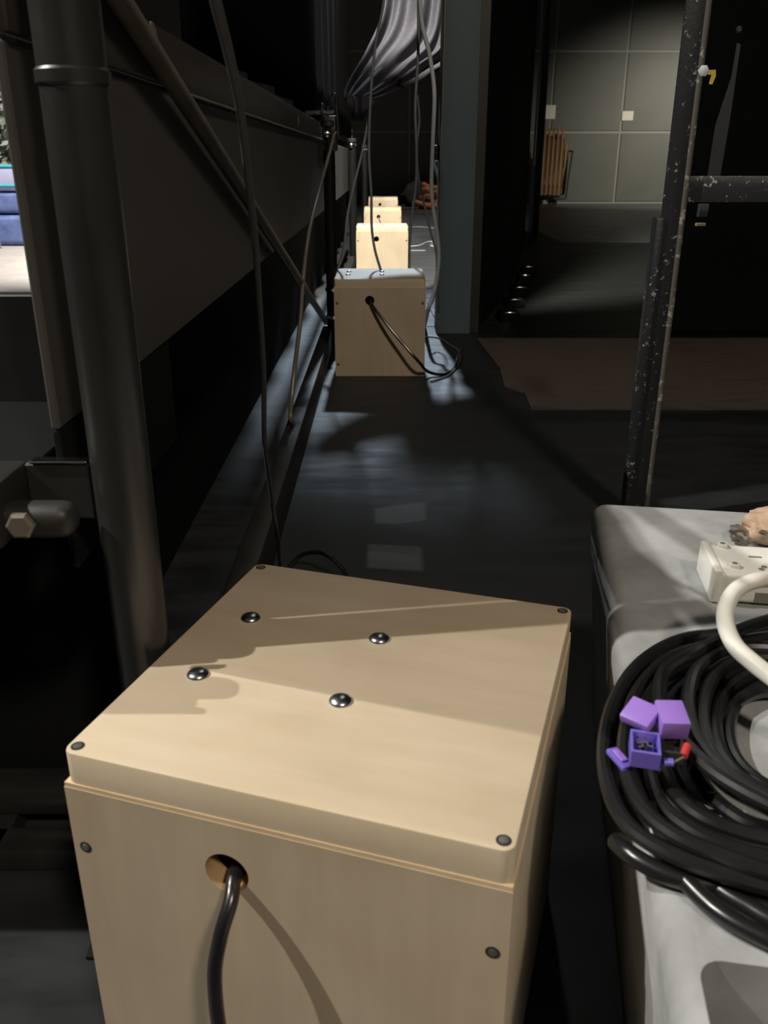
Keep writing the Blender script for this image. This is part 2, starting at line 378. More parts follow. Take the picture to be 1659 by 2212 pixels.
for i, (x, y, a) in enumerate(BOXC):
    o = proto if i == 0 else copy_tree(proto)
    o.location = (x, y, 0 if i < 2 else .0032); o.rotation_euler = (0, 0, math.radians(a)); o['label'] = BLAB[i]; boxes.append(o)

# cables out of the boxes
def cable(name, pts, r, m, label, group=None, n=10, sm=8):
    o = MB().tube(pts, r, n, sm).build(name, m, world=True); tag(o, label, 'cable', group); return o
def bl(i, x, y, z):
    cx, cy, a = BOXC[i]; a = math.radians(a); return Vector((cx + x * math.cos(a) - y * math.sin(a), cy + x * math.sin(a) + y * math.cos(a), z))
cable('power_cable', [bl(0, -.040, -.12, .284), bl(0, -.034, -.165, .283), bl(0, -.0285, -.185, .276), bl(0, -.031, -.200, .255), bl(0, -.034, -.208, .22), bl(0, -.028, -.215, .16), bl(0, -.006, -.225, .08), bl(0, .03, -.25, .02), bl(0, .06, -.30, .0058), bl(0, .12, -.36, .0058)],
      .0056, M['cable'], 'black cable hanging out of the hole in the nearest plywood box', 'cables of the plywood boxes', 14)
Y2 = 3.28
cable('power_cable', [bl(1, -.038, -.13, .285), bl(1, -.036, -.17, .283), onY(806, 662, Y2 - .02), onY(835, 700, Y2 - .05), onY(870, 742, Y2 - .07), onY(905, 782, Y2 - .08), onZ(925, 803, .02), onZ(958, 809, .0045), onZ(980, 797, .0045), onZ(990, 770, .03), onZ(1000, 742, .0045)],
      .0058, M['cable'], 'black cable curving down the front of the shaded plywood box to the floor', 'cables of the plywood boxes')
cable('power_cable', [onZ(880, 728, .004), onZ(940, 728, .004), onZ(972, 745, .004), onZ(990, 758, .006), onZ(992, 778, .006), onZ(975, 806, .005), onZ(950, 818, .0045), onZ(930, 824, .0045)],
      .0035, M['cable_dark'], 'thin dark cable looping on the floor at the foot of the column')
cable('power_cable', [bl(3, -.038, -.13, .285), bl(3, -.036, -.175, .282), bl(3, -.02, -.19, .25), bl(3, .0, -.20, .18), bl(3, .05, -.22, .05), bl(3, .12, -.25, .0085)], .004, M['cable_dark'], 'cable hanging from the hole of the fourth plywood box', 'cables of the plywood boxes')
cable('power_cable', [bl(4, -.038, -.13, .285), bl(4, -.036, -.175, .283), bl(4, -.06, -.20, .262), bl(4, -.10, -.22, .20), bl(4, -.15, -.24, .05), bl(4, -.2, -.25, .0085)], .005, M['cable'], 'cable drooping left from the hole of the farthest plywood box', 'cables of the plywood boxes')
cable('power_cable', [onZ(625, 1225, .0045), onZ(650, 1200, .03), onZ(685, 1193, .05), onZ(715, 1205, .05), onZ(742, 1232, .03), onZ(760, 1275, .0045)], .0045, M['cable'], 'black cable arching over the floor behind the nearest plywood box')

# ================================================================== STAGE EDGE SCAFFOLD ON THE LEFT
def tubewall(name, p, z0, z1, r): pass
LEGS = [(-.2215, .684), (-.224, 3.75), (-.236, 6.8), (-.212, 9.8)]
LL = ['thick black steel tube standing in front at the left of the nearest box',
      'black steel leg tube left of the shaded box', 'black steel leg tube left of the third box', 'farthest black steel leg tube beside the far boxes']
for i, (x, y) in enumerate(LEGS):
    top = 1.75 if i == 0 else .905
    g = thing('scaffold_leg', (x, y, 0), LL[i], 'scaffold tube', 'steel legs of the stage edge')
    MB().cyl((0, 0, .006), (0, 0, top), .0242 if i < 2 else .030, n=32).build('tube', M['tube'] if i == 0 else M['legpaint'], g)
    MB().box((-.07, -.07, 0), (.07, .07, .006), .001, 1).build('base_plate', M['blackpaint'], g) if i else MB().box((-.09, -.03, 0), (.03, .09, .006), .001, 1).build('base_plate', M['blackpaint'], g)
    zc = (onX(130, 172, x).z - 0) if i == 0 else .26
    if i == 0:
        zc = onY(130, 168, y).z
        MB().lathe((0, 0, zc - .006), [(.0245, 0), (.0262, .002), (.0262, .010), (.0245, .012)], n=32).build('collar', M['tube'], g)
    else:
        for zz in (.255, .14):
            MB().lathe((0, 0, zz), [(.0245, 0), (.029, .002), (.029, .014), (.0245, .016)], n=24).build('collar', M['shine'], g)
        cap = MB().lathe((0, 0, top), [(.0242, -.01), (.032, -.008), (.032, .010), (.024, .014)], n=24).build('cap', M['blackpaint'], g)
        MB().lathe((0, 0, top + .013), [(.012, 0), (.012, .012), (.006, .014), (.006, .05), (.003, .054)], n=12).build('stud', M['shine'], cap)
        MB().lathe((-.006, -.034, top - .035), [(.016, -.012), (.016, .004), (.010, .012), (.003, .014)], axis=(0, -1, .2), n=14).build('clamp_bolt', M['shine'], g)
        MB().lathe((.026, -.022, top - .03), [(.009, -.006), (.009, .004), (.004, .010)], axis=(.6, -1, .2), n=12).build('clamp_bolt', M['shine'], g)

# fascia boards and the rail over them, at x = -0.29
XF = -.275
fas = [(.702, 3.70, 'long dark fascia board of the stage edge behind the front steel tube'), (3.705, 6.75, 'dark fascia board of the stage edge behind the second leg tube'), (6.755, 7.6, 'short dark fascia board at the far end of the stage edge')]
for a, b, l in fas:
    t = MB().box((XF - .008, a, .560), (XF, b, .853), .002, 1).build('fascia_board', M['fascia'], world=True); tag(t, l, 'board', 'fascia boards of the stage edge')
t = MB().box((XF - .007, .702, .43), (XF - .001, 1.10, .559), .001, 1).build('light_blocker', M['blackwall'], world=True); tag(t, 'added black board blocking light under the near end of the long fascia board', 'board')  # added board, stops light leaking onto the nearest lid
t = thing('edge_rail', (XF, .702, .857), 'dark rail of the stage edge with an edge highlight made as a pale lower lip', 'rail')
MB().box((XF - .006, .702, .857), (XF + .006, 4.9, .920), .003, 2).build('rail_beam', M['rail'], t, world=True)
MB().box((XF - .006, 1.30, .8535), (XF + .010, 4.9, .857), .001, 1).build('rail_lip', M['brace'], t, world=True)  # pale strip standing in for the highlight along the lower edge
for q in ((330, 82), (645, 263)):
    pp = onX(q[0], q[1], XF + .006)
    MB().lathe(pp - Vector((.001, 0, 0)), [(.017, 0), (.017, .002), (.012, .004)], axis=(1, 0, 0), n=16).build('fixing_plate', M['brace'], t, world=True)
# added boards behind the fascia: shade the floor, gap passes a light patch
g = thing('gap_blocker', (-.45, 5.7, 0), 'added black boarding behind the fascia, with a gap that passes a patch of light', 'board')
for y0_, y1_, z0_, z1_ in ((1.17, 1.64, 0, .96), (1.75, 10.5, 0, .96), (1.64, 1.75, 0, .465), (1.64, 1.75, .60, .96)):
    MB().box((-.458, y0_, z0_), (-.442, y1_, z1_)).build('board', M['blackwall'], g, world=True)
t = MB().box((-.272, .95, 0), (-.228, 10.6, .098), .004, 2).build('base_beam', M['blackpaint'], world=True)
tag(t, 'low black timber beam lying along the feet of the leg tubes', 'beam')
# diagonal brace
a = onX(310, 80, -.2565); b = onX(720, 720, -.2565); b = a.lerp(b, (a.z - .113) / (a.z - b.z)); a = a + (a - b) * .12
t = MB().cyl(a, b, .0118, n=24).build('diagonal_brace', M['brace'], world=True)
tag(t, 'grey diagonal brace tube running down from the rail to the second leg', 'scaffold tube')
# clamp hardware on top of the second leg
g = thing('hook_clamp', (-.232, 3.75, .97), 'chrome hook clamp with a stub bar on top of the second leg', 'clamp')
MB().tube([onY(731, 292, 3.71), onY(729, 250, 3.71), onY(727, 215, 3.71), onY(722, 204, 3.71), onY(716, 212, 3.71)], .0065, 10).build('hook', M['shine'], g, world=True)
MB().cyl(onY(660, 243, 3.72), onY(722, 243, 3.72), .0068, n=14).build('stub_bar', M['shine'], g, world=True)
MB().lathe(onY(697, 243, 3.72), [(.03, -.006), (.034, -.003), (.034, .003), (.03, .006)], axis=(1, 0, 0), n=20).build('flange', M['blackpaint'], g, world=True)
MB().box(onY(702, 256, 3.75) - Vector((.01, .02, .12)), onY(728, 250, 3.75) + Vector((0, .02, 0)), .006, 2).build('clamp_body', M['blackpaint'], g, world=True)

# near horizontal beam and foot frame at the left edge
g = thing('ledger_beam', (-.6, .66, .483), 'black steel ledger beam with a big bolt at the left edge', 'beam')
MB().box((-1.25, .626, .483), (-.306, .70, .5345), .003, 2).build('beam', M['blackpaint'], g, world=True)
MB().box((-.32, .637, .485), (-.252, .667, .514), .012, 4).build('tongue', M['blackpaint'], g, world=True)
MB().box((-.306, .690, .483), (-.25, .70, .5345), .002, 1).build('back_plate', M['blackpaint'], g, world=True)
pp = onY(47, 1133, .626)
MB().lathe(pp, [(.0115, 0), (.0115, .004), (.009, .006)], axis=(0, -1, 0), n=6).build('bolt', M['brace'], g, world=True)
MB().box((-.300, .688, .5345), (-.252, .702, .5365), .0005, 1).build('top_plate', M['shine'], g, world=True)
t = MB().box((-1.8, .705, .486), (-.33, 1.0, .506), .002, 1).build('shade_board', M['blackwall'], world=True); tag(t, 'added black board shading the floor behind the ledger beam at the left edge', 'board')  # added board, casts shade on the floor at the left edge
t = MB().box((-2.6, 1.60, 0), (-.47, 1.64, .545), .003, 1).build('low_flat', M['blackpaint'], world=True); tag(t, 'low black flat closing the gap below the bright opening', 'panel')
t = MB().box((-1.8, .90, 0), (-.31, .915, .485), .001, 1).build('dark_backing', M['blackwall'], world=True); tag(t, 'added black board keeping the space below the ledger beam dark', 'board')  # added board hiding lit floor so the space below the beam stays dark
g = thing('foot_frame', (-.7, .84, 0), 'black steel foot frame on the floor left of the nearest box', 'frame')
MB().box((-1.4, .835, .03), (-.34, .875, .07), .003, 2).build('rail', M['tube'], g, world=True)
MB().box((-1.4, .775, 0), (-.34, .815, .03), .003, 2).build('rail', M['tube'], g, world=True)
for x in (-1.2, -.5): MB().box((x, .775, 0), (x + .05, .875, .03), .002, 1).build('cross_bar', M['tube'], g, world=True)

# ================================================================== DRAPES
def drape(name, x, y0, y1, z0, z1, amp, folds, m, label):
    rows = []
    for j in range(13):
        z = z0 + (z1 - z0) * j / 12; row = []
        for i in range(121):
            u = i / 120; y = y0 + (y1 - y0) * u
            row.append((x + amp * math.sin(u * folds * 6.283 + .6 * math.sin(u * 17)) * (1 - .3 * (z - z0) / (z1 - z0)), y, z + (.03 * math.sin(u * 9) if j == 0 else 0)))
        rows.append(row)
    o = MB().grid(rows).build(name, m, world=True, solid=.004); tag(o, label, 'curtain'); return o
drape('stage_drape', -.335, 1.62, 9.2, .94, 3.2, .018, 14, M['cloth'], 'black drape hanging above the rail of the stage edge')
def swag():
    L = catmull([onY(838, -160, 5.0), onY(826, 20, 4.8), onY(792, 110, 4.5), onY(752, 180, 4.1), onY(742, 214, 3.9)], 10)
    Rr = catmull([onY(1035, -160, 5.0), onY(1010, 90, 4.8), onY(930, 160, 4.5), onY(850, 200, 4.1), onY(790, 217, 3.9)], 10)
    rows = []; n = len(L)
    for j in range(n):
        v = j / (n - 1); row = []
        for i in range(141):
            u = i / 140; p = L[j].lerp(Rr[j], u)
            ph = u * 6.283 * 5.5 + 1.3 * math.sin(u * 9) + v * 2.2 * math.sin(u * 5)
            amp = .075 * (1 - v) ** .8 + .012
            p = p + Vector((0, -1, .15)) * amp * (.6 * math.sin(ph) + .4 * math.sin(ph * .47 + 1)) 
            row.append(p)
        rows.append(row)
    return MB().grid(rows)
g = thing('swag_curtain', onY(760, 220, 3.9), 'dark grey gathered curtain swag tied up beside the column', 'curtain')
swag().build('cloth', M['swag'], g, world=True, solid=.003)
rows = []
for j in range(15):
    v = j / 14; row = []
    for i in range(49):
        u = i / 48; a = u * 6.283
        c = catmull([onY(762, 206, 3.88), onY(776, 222, 3.86), onY(780, 238, 3.86), onY(774, 262, 3.9)], 5)[j]
        rr = (.022 + .024 * math.sin(v * 3.14)) * (1 + .28 * math.sin(a * 7 + v * 5))
        row.append(c + Vector((rr * math.cos(a), .6 * rr * math.sin(a), .3 * rr * math.sin(a * 2 + v * 3))))
    rows.append(row)
MB().grid(rows).build('gathered_knot', M['swag'], g, world=True)

# ================================================================== COLUMN, DARK FLATS, SECOND FRAME
g = thing('steel_column', (.33, 4.24, 0), 'slate grey square steel column standing right of the shaded box', 'column')
MB().box((-.083, -.085, 0), (.078, .085, 5.5), .003, 2).build('shaft', M['column'], g)
MB().box((.078, -.065, 0), (.122, .065, 5.5), .002, 1).build('side_channel', M['blackpaint'], g)
fl = [(.425, 4.335), (.70, 5.45), (.92, 6.6), (1.14, 7.8), (1.48, 9.75)]
FN = ['nearest', 'second', 'third', 'farthest']
for i in range(4):
    a = Vector((*fl[i], 0)); b = Vector((*fl[i + 1], 0)); d = (b - a).normalized(); b = b - d * .01; nrm = Vector((d.y, -d.x, 0))
    g = thing('masking_flat', a, FN[i] + ' tall black masking flat in the line behind the column', 'panel', 'black flats behind the column')
    MB().prism([a, b, b + nrm * .03, a + nrm * .03], (0, 0, 4.6)).build('flat_face', M['blackwall'], g, world=True)
    MB().prism([a + nrm * .03 + d * .1, b + nrm * .03 - d * .1, b + nrm * .05 - d * .1, a + nrm * .05 + d * .1], (0, 0, .08)).build('foot_batten', M['blackwall'], g, world=True)
for i, (px, py) in enumerate(((1046, 686), (1078, 640), (1080, 622), (1106, 588), (1112, 575))):
    Y = [4.55, 5.0, 5.5, 6.1, 6.6][i]; q = onY(px, py, Y); xw = .475 + .205 * (Y - 4.36); 
    q = Vector((max(q.x, xw + .13), Y, 0))
    g = thing('stage_weight', q, ['nearest', 'second', 'third', 'fourth', 'farthest'][i] + ' iron stage weight with a bright metal handle at the foot of the flats', 'weight', 'stage weights along the flats')
    MB().box((-.05, -.09, 0), (.05, .09, .045), .006, 2).build('block', M['blackwall'], g)
    MB().box((-.03, -.088, .045), (.03, -.07, .052), .002, 2).build('handle', M['shine'], g)  # bright metal bar along the near top edge
g = thing('door_frame', (1.65, 10.0, 0), 'grey steel door frame at the end of the dark flats', 'frame')
MB().box((-.056, -.03, 0), (-.044, .03, 4.6), .003, 1).build('jamb_lip', M['column'], g)
MB().box((-.026, -.05, 0), (.026, .05, 4.6), .003, 1).build('jamb', M['frame2'], g)
MB().box((.026, -.06, 0), (.040, .0, 4.6), .003, 1).build('jamb_edge', M['joint'], g)
t = MB().box((onY(1516, 0, 4.2).x, 4.20, .0031), (6.6, 4.24, 4.6), .003, 1).build('black_flat', M['blackwall'], world=True); tag(t, 'wide black flat filling the background right of the steel post', 'panel')

# hanging cables in the middle
q0 = onY(941, 329, 4.25)
M_c = M['cable_grey']
cable('hanging_cable', [onY(836, -150, 3.6), onY(829, 0, 3.6), onY(812, 90, 3.6), onY(801, 200, 3.6), onY(797, 330, 3.6), onY(802, 420, 3.6), onY(803, 490, 3.6), onY(810, 540, 3.6), onY(823, 585, 3.55)], .0052, M['cable_dark'], 'thin cable hanging down to the lid of the shaded box')
cable('hanging_cable', [onY(800, 215, 3.62), onY(795, 260, 3.62), onY(782, 330, 3.6), onY(762, 410, 3.55), onY(750, 470, 3.5), onY(742, 540, 3.5), onY(724, 590, 3.6)], .0048, M['cable_dark'], 'dark cable slanting down left from the curtain knot past the leg tubes')
cable('hanging_cable', [onY(722, 290, 3.5), onY(712, 330, 3.4), onY(690, 410, 3.2), onY(668, 500, 2.9), onY(655, 600, 2.7), onY(649, 690, 2.5), onY(637, 790, 2.35), onY(630, 860, 2.3), onY(628, 905, 2.25), onX(640, 930, -.25)], .0062, M['brace'], 'pale cable slung from the second leg down across the diagonal brace')
cable('hanging_cable', [onY(903, -150, 3.9), onY(904, 20, 3.9), onY(903, 120, 3.9), onY(897, 230, 3.9), onY(900, 330, 3.9), onY(898, 400, 3.9), onY(888, 480, 3.9), onY(884, 560, 3.9), onY(886, 640, 3.9), onZ(893, 705, .004)], .006, M['cable_dark'], 'dark cable hanging straight down between the boxes and the column')
cable('hanging_cable', [onY(902, -150, 3.8), onY(909, 30, 3.8), onY(928, 120, 3.8), onY(938, 200, 3.8), onY(935, 300, 3.8), onY(932, 400, 3.8), onY(936, 450, 3.8), onY(945, 510, 3.8), onY(948, 560, 3.8), onY(940, 620, 3.8), onY(925, 670, 3.8), onZ(917, 705, .005)], .0085, M_c, 'thick grey cable hanging beside the column and curling to the floor')
cable('hanging_cable', [onY(902, 205, 4.0), onY(906, 260, 4.0), onY(900, 320, 4.0), onY(905, 390, 4.0), onY(916, 440, 4.0), onY(930, 500, 4.0), onY(942, 545, 4.0), onY(944, 600, 4.0), onY(935, 650, 3.95), onY(922, 670, 3.9), onZ(912, 706, .004)], .0048, M['cable_dark'], 'thin dark cable swinging right towards the foot of the column')
cable('hanging_cable', [onY(962, -150, 4.1), onY(962, 0, 4.1), onY(959, 120, 4.1), onY(956, 240, 4.1), onY(952, 330, 4.1), onY(953, 420, 4.1), onY(950, 560, 4.1), onY(947, 640, 4.1), onZ(944, 712, .004)], .0052, M['brace'], 'pale cable running down along the left edge of the column')
cable('hanging_cable', [(.236, 4.24, q0.z - .03), onY(938, 352, 4.4), onY(946, 380, 4.45), onY(954, 420, 4.45), onY(958, 520, 4.45), onZ(960, 690, .0)], .007, M_c, 'grey cable dropping from the bracket behind the column edge')
cable('hanging_cable', [onZ(922, 655, .004), onZ(935, 680, .004), onZ(950, 700, .004), onZ(960, 712, .004)], .004, M['cable'], 'black cable end on the floor left of the column')
cable('floor_cable', [onZ(880, 532, .007), onZ(905, 530, .007), onZ(925, 522, .012), onZ(938, 524, .007), onZ(930, 531, .007), onZ(955, 531, .007)], .004, M_c, 'grey cable lying in a loop on the floor right of the third box')
cable('floor_cable', [onZ(880, 491, .007), onZ(905, 490, .007), onZ(930, 492, .007), onZ(955, 494, .007)], .006, M['cable_dark'], 'dark cable across the floor right of the fourth box')
# near cable from overhead
cable('hanging_cable', [onD(440, -120, .42), onD(465, 0, .47), onD(495, 120, .53), onD(519, 240, .62), onD(538, 400, .74), onD(551, 520, .84), onD(562, 680, .95), onD(570, 820, 1.06), onD(572, 960, 1.18), onD(588, 1080, 1.33), onD(600, 1160, 1.44), onZ(606, 1225, .004), onZ(625, 1262, .004)], .0033, M['cable_near'], 'thin grey cable hanging close to the camera down to the nearest box', n=12)
q = onY(941, 329, 4.25)
g = thing('cable_bracket', (.247, 4.25, q.z - .06), 'small black bracket with bright screws on the left side of the column', 'bracket')
MB().box((-.024, -.03, .03), (0, .03, .09), .004, 2).build('body', M['blackpaint'], g)
MB().lathe((-.012, -.03, .062), [(.009, -.004), (.009, .003), (.004, .007)], axis=(0, -1, 0), n=12).build('screw', M['shine'], g)
MB().cyl((-.03, -.02, .024), (0, -.02, .024), .006, n=10).build('pin', M['shine'], g)
MB().cyl((-.008, -.02, .09), (-.008, -.02, .12), .005, n=10).build('stud', M['shine'], g)

# ================================================================== STEEL POST ON THE RIGHT
YP = 1.80
g = thing('steel_post', (.585, YP, 0), 'chipped black steel angle post with a cross bar on the right', 'post')
def pst(y, x, dy=0): return onY(x, y, YP + dy)
def vprism(xa, xb, ztop, zbot, y0, y1, tilt=.0):
    return [(xa, y0, zbot), (xb, y0, zbot), (xb, y1, zbot), (xa, y1, zbot)], ztop - zbot
# two flanges of the angle, a worn rounded corner between them
MB().box((.548, YP, .0), (.586, YP + .006, 1.9), .002, 2).build('flange', M['steel'], g, world=True)
MB().box((.592, YP + .006, .0), (.598, YP + .05, 1.9), .002, 2).build('flange', M['steel'], g, world=True)
MB().cyl((.590, YP + .003, 0), (.590, YP + .003, 1.9), .0062, n=16).build('worn_corner', M['steel_edge'], g, world=True)
MB().box((.538, YP - .004, 0), (.556, YP + .03, onY(1440, 470, YP).z), .004, 2).build('sleeve', M['steel'], g, world=True)
z1, z0 = onY(1560, 380, YP).z, onY(1560, 438, YP).z
MB().box((.598, YP + .008, z0), (1.7, YP + .014, z1), .002, 2).build('cross_bar', M['steel'], g, world=True)
q = onY(1519, 153, YP)
MB().lathe(q + Vector((0, .001, 0)), [(.0105, 0), (.0105, .004), (.006, .006)], axis=(0, -1, 0), n=6).build('bolt', M['cable_grey'], g, world=True)
q = onY(1536, 165, YP)
MB().prism([q + Vector((-.009, -.004, .010)), q + Vector((.006, -.004, .011)), q + Vector((.0075, -.004, .0)), q + Vector((.003, -.004, -.014)), q + Vector((-.003, -.004, -.013)), q + Vector((-.001, -.004, .002)), q + Vector((-.008, -.004, .003))], (0, .002, 0)).build('yellow_tape', M['yellow'], g, world=True)
a = [onY(1592, 92, YP + .2), onY(1600, 96, YP + .2), onY(1578, 250, YP + .2), onY(1556, 380, YP + .2), onY(1528, 380, YP + .2), onY(1545, 270, YP + .2), onY(1580, 165, YP + .2)]
MB().prism(a, (0, .004, 0)).build('gusset', M['gusset'], g, world=True)
q = onY(1595, 64, YP + .2); MB().lathe(q, [(.007, 0), (.007, .004), (.004, .006)], axis=(0, -1, 0), n=8).build('bolt', M['gusset'], g, world=True)
MB().box(onY(1507, 470, YP + .1), onY(1530, 440, YP + .11), .002, 1).build('bracket', M['gusset'], g, world=True)
MB().box(onY(1504, 489, YP + .1), onY(1522, 481, YP + .11), .001, 1).build('copper_lug', M['tan'], g, world=True)

# ================================================================== CONCRETE BLOCK WITH CABLES AT THE RIGHT
ZB = .35
A0 = math.radians(-9.2)
blk = thing('ballast_block', (.276, 1.080, 0), 'grey moulded concrete ballast block with rounded edges under the cable coil', 'block', rz=A0)
# local frame: x to the right along the back edge, -y towards the camera
t = bmesh.new(); bmesh.ops.create_cube(t, size=1); bmesh.ops.scale(t, vec=(.80, .95, .348), verts=t.verts); bmesh.ops.translate(t, vec=(.40, -.475, .174), verts=t.verts)
for v in t.verts:
    if v.co.z < .01 and v.co.x < .1: v.co.x += .035
bmesh.ops.bevel(t, geom=list(t.edges), offset=.022, segments=5, profile=.5, affect='EDGES')
bmesh.ops.translate(t, vec=(0, 0, .002), verts=t.verts)
m = MB(); m.add(t); body = m.build('block_body', M['conc'], blk)
# rounded recess in the top
pk = [onZ(1508, 2085, ZB), onZ(1659, 2110, ZB)]
cut = bmesh.new(); bmesh.ops.create_cube(cut, size=1)
import mathutils
inv = Matrix.Rotation(-A0, 3, 'Z')
pl = inv @ (pk[0] - Vector((.276, 1.080, 0)))
bmesh.ops.scale(cut, vec=(.30, .16, .12), verts=cut.verts); bmesh.ops.translate(cut, vec=(pl.x + .15, pl.y - .075, .35), verts=cut.verts)
bmesh.ops.bevel(cut, geom=[e for e in cut.edges if abs(e.verts[0].co.z - e.verts[1].co.z) > .05], offset=.014, segments=5, profile=.5, affect='EDGES')
mc = MB(); mc.add(cut); co = mc.build('cutter', M['conc_in'], blk)
md = body.modifiers.new('recess', 'BOOLEAN'); md.object = co; md.operation = 'DIFFERENCE'; md.solver = 'EXACT'
bpy.context.view_layer.update()
dg = bpy.context.evaluated_depsgraph_get(); nm = bpy.data.meshes.new_from_object(body.evaluated_get(dg)); body.modifiers.clear(); body.data = nm
nm.polygons.foreach_set('use_smooth', [True] * len(nm.polygons)); nm.set_sharp_from_angle(angle=math.radians(35))
bpy.data.objects.remove(co)
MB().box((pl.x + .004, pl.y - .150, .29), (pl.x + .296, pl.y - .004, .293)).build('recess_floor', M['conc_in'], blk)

# coil of cable: visible left halves traced on the block top, closed on the right
g = thing('cable_coil', (.34, .55, ZB + .002), 'big coil of black cables lying on the ballast block', 'cable coil')
def loop(pts, z, r, m='cable', name='cable_loop'):
    P = [onZ(x, y, z) for x, y in pts]
    t1 = (P[-1] - P[-2]).normalized(); t0 = (P[1] - P[0]).normalized(); K = .30 + random.uniform(-.03, .03)
    B0, B1, B2, B3 = P[-1], P[-1] + t1 * K, P[0] - t0 * K, P[0]; back = []
    for i in range(1, 12):
        t = i / 12; back.append(B0 * (1 - t) ** 3 + B1 * 3 * t * (1 - t) ** 2 + B2 * 3 * t * t * (1 - t) + B3 * t ** 3)
    MB().tube(P + back, r, 10, 5, closed=True).build(name, M[m], g, world=True)
cr = .0056
loop([(1700, 1345), (1580, 1366), (1470, 1382), (1385, 1430), (1330, 1510), (1306, 1600), (1312, 1690), (1350, 1775), (1430, 1835), (1540, 1880), (1680, 1920)], .372, cr)
loop([(1700, 1372), (1560, 1392), (1450, 1420), (1380, 1490), (1352, 1580), (1352, 1660), (1385, 1740), (1450, 1800), (1550, 1845), (1680, 1890)], .380, cr)
loop([(1700, 1330), (1600, 1360), (1500, 1410), (1436, 1450), (1425, 1510), (1440, 1560), (1490, 1620), (1560, 1680), (1690, 1750)], .392, cr)
loop([(1700, 1390), (1560, 1412), (1470, 1450), (1400, 1500), (1370, 1580), (1372, 1660), (1400, 1740), (1480, 1830), (1600, 1890), (1690, 1930)], .358, cr)
loop([(1700, 1400), (1580, 1400), (1510, 1440), (1487, 1500), (1492, 1560), (1520, 1620), (1590, 1690), (1690, 1740)], .386, cr)
loop([(1700, 1420), (1600, 1425), (1545, 1460), (1520, 1520), (1520, 1580), (1545, 1640), (1600, 1700), (1690, 1760)], .378, cr)
loop([(1710, 1440), (1640, 1450), (1570, 1490), (1545, 1550), (1555, 1620), (1600, 1680), (1690, 1730)], .368, cr)
loop([(1710, 1470), (1640, 1480), (1590, 1520), (1575, 1580), (1590, 1640), (1640, 1690), (1700, 1710)], .360, cr)
loop([(1700, 1440), (1560, 1440), (1480, 1480), (1420, 1560), (1405, 1650), (1425, 1730), (1490, 1790), (1590, 1835), (1690, 1862)], .366, cr)
loop([(1700, 1460), (1600, 1470), (1500, 1520), (1450, 1600), (1460, 1690), (1520, 1760), (1600, 1805), (1690, 1835)], .358, cr)
loop([(1700, 1430), (1590, 1450), (1480, 1510), (1430, 1600), (1445, 1690), (1500, 1755), (1590, 1795), (1690, 1818)], .370, cr)
loop([(1700, 1490), (1620, 1500), (1540, 1560), (1500, 1640), (1530, 1710), (1600, 1770), (1690, 1800)], .362, cr)
loop([(1700, 1360), (1540, 1376), (1420, 1430), (1345, 1520), (1325, 1620), (1345, 1720), (1410, 1810), (1500, 1880), (1600, 1930), (1690, 1960)], .3575, cr)
# tails that leave the coil over the front edge
MB().tube([onZ(1330, 1818, .352), onZ(1360, 1845, .3575), onZ(1420, 1880, .3575), onZ(1490, 1905, .3575), onZ(1580, 1912, .360), onZ(1700, 1918, .364), onZ(1850, 1900, .3575), onZ(2000, 1850, .3575)], .0062, 12).build('cable_tail', M['cable'], g, world=True)
MB().tube([onZ(1400, 1740, .366), onZ(1420, 1820, .358), onZ(1470, 1890, .3575), onZ(1540, 1960, .3575), onZ(1620, 2010, .3575), onZ(1720, 2050, .3575), onZ(1850, 2060, .3575)], .006, 12).build('cable_tail', M['cable'], g, world=True)
MB().tube([onZ(1480, 1860, .358), onZ(1540, 1910, .3575), onZ(1610, 1955, .3575), onZ(1720, 2010, .3575), onZ(1880, 2020, .3575)], .006, 12).build('cable_tail', M['cable'], g, world=True)

# purple connector pair lying on the coil
ZC = .393
q = onZ(1412, 1606, ZC)
g = thing('purple_connector', q, 'purple plastic connector pair with open lids lying on the coil', 'connector', rz=math.radians(-14))
S = .0115
def ring_box(x0, x1, y0, y1, z0, z1, th, nm, m):
    b = MB(); b.box((x0, y0, z0), (x1, y0 + th, z1), .0006, 1).box((x0, y1 - th, z0), (x1, y1, z1), .0006, 1).box((x0, y0 + th, z0), (x0 + th, y1 - th, z1), .0006, 1).box((x1 - th, y0 + th, z0), (x1, y1 - th, z1), .0006, 1).box((x0, y0, z0 - .001), (x1, y1, z0 + .0006))
    return b.build(nm, M[m], g)
ring_box(-.017, .003, -.028, -.003, 0, .012, .002, 'housing', 'violet')
ring_box(.004, .019, -.018, .002, 0, .008, .002, 'housing', 'slot')
MB().box((-.0215, -.002, .013), (.0005, .018, .021), .0012, 2, rot=Matrix.Rotation(math.radians(-30), 3, 'Z') @ Matrix.Rotation(math.radians(20), 3, 'X')).build('lid', M['purple'], g)
MB().box((.0005, -.004, .009), (.020, .020, .024), .0012, 2, rot=Matrix.Rotation(math.radians(12), 3, 'Z') @ Matrix.Rotation(math.radians(8), 3, 'X')).build('lid', M['purple'], g)
b = MB(); random.seed(3)
for k in range(12):
    x_ = -.014 + random.random() * .010; y_ = -.025 + random.random() * .015; z_ = .006 + random.random() * .005
    b.box((x_, y_, .001), (x_ + .004, y_ + .005, z_), .0006, 1)
b.build('metal_contact', M['shine'], g)
MB().cyl((.018, -.018, .006), (.021, -.008, .008), .0028, n=12).build('red_sleeve', M['red'], g)
MB().cyl((.005, -.025, .004), (.011, -.024, .004), .003, n=12).build('pin', M['violet'], g)
MB().cyl((.011, -.024, .004), (.018, -.019, .006), .0008, n=8).build('wire', M['brace'], g)
q = onZ(1338, 1645, .384)
g = thing('purple_clip', q, 'loose purple plastic clip between two cables of the coil', 'clip', rz=math.radians(18))
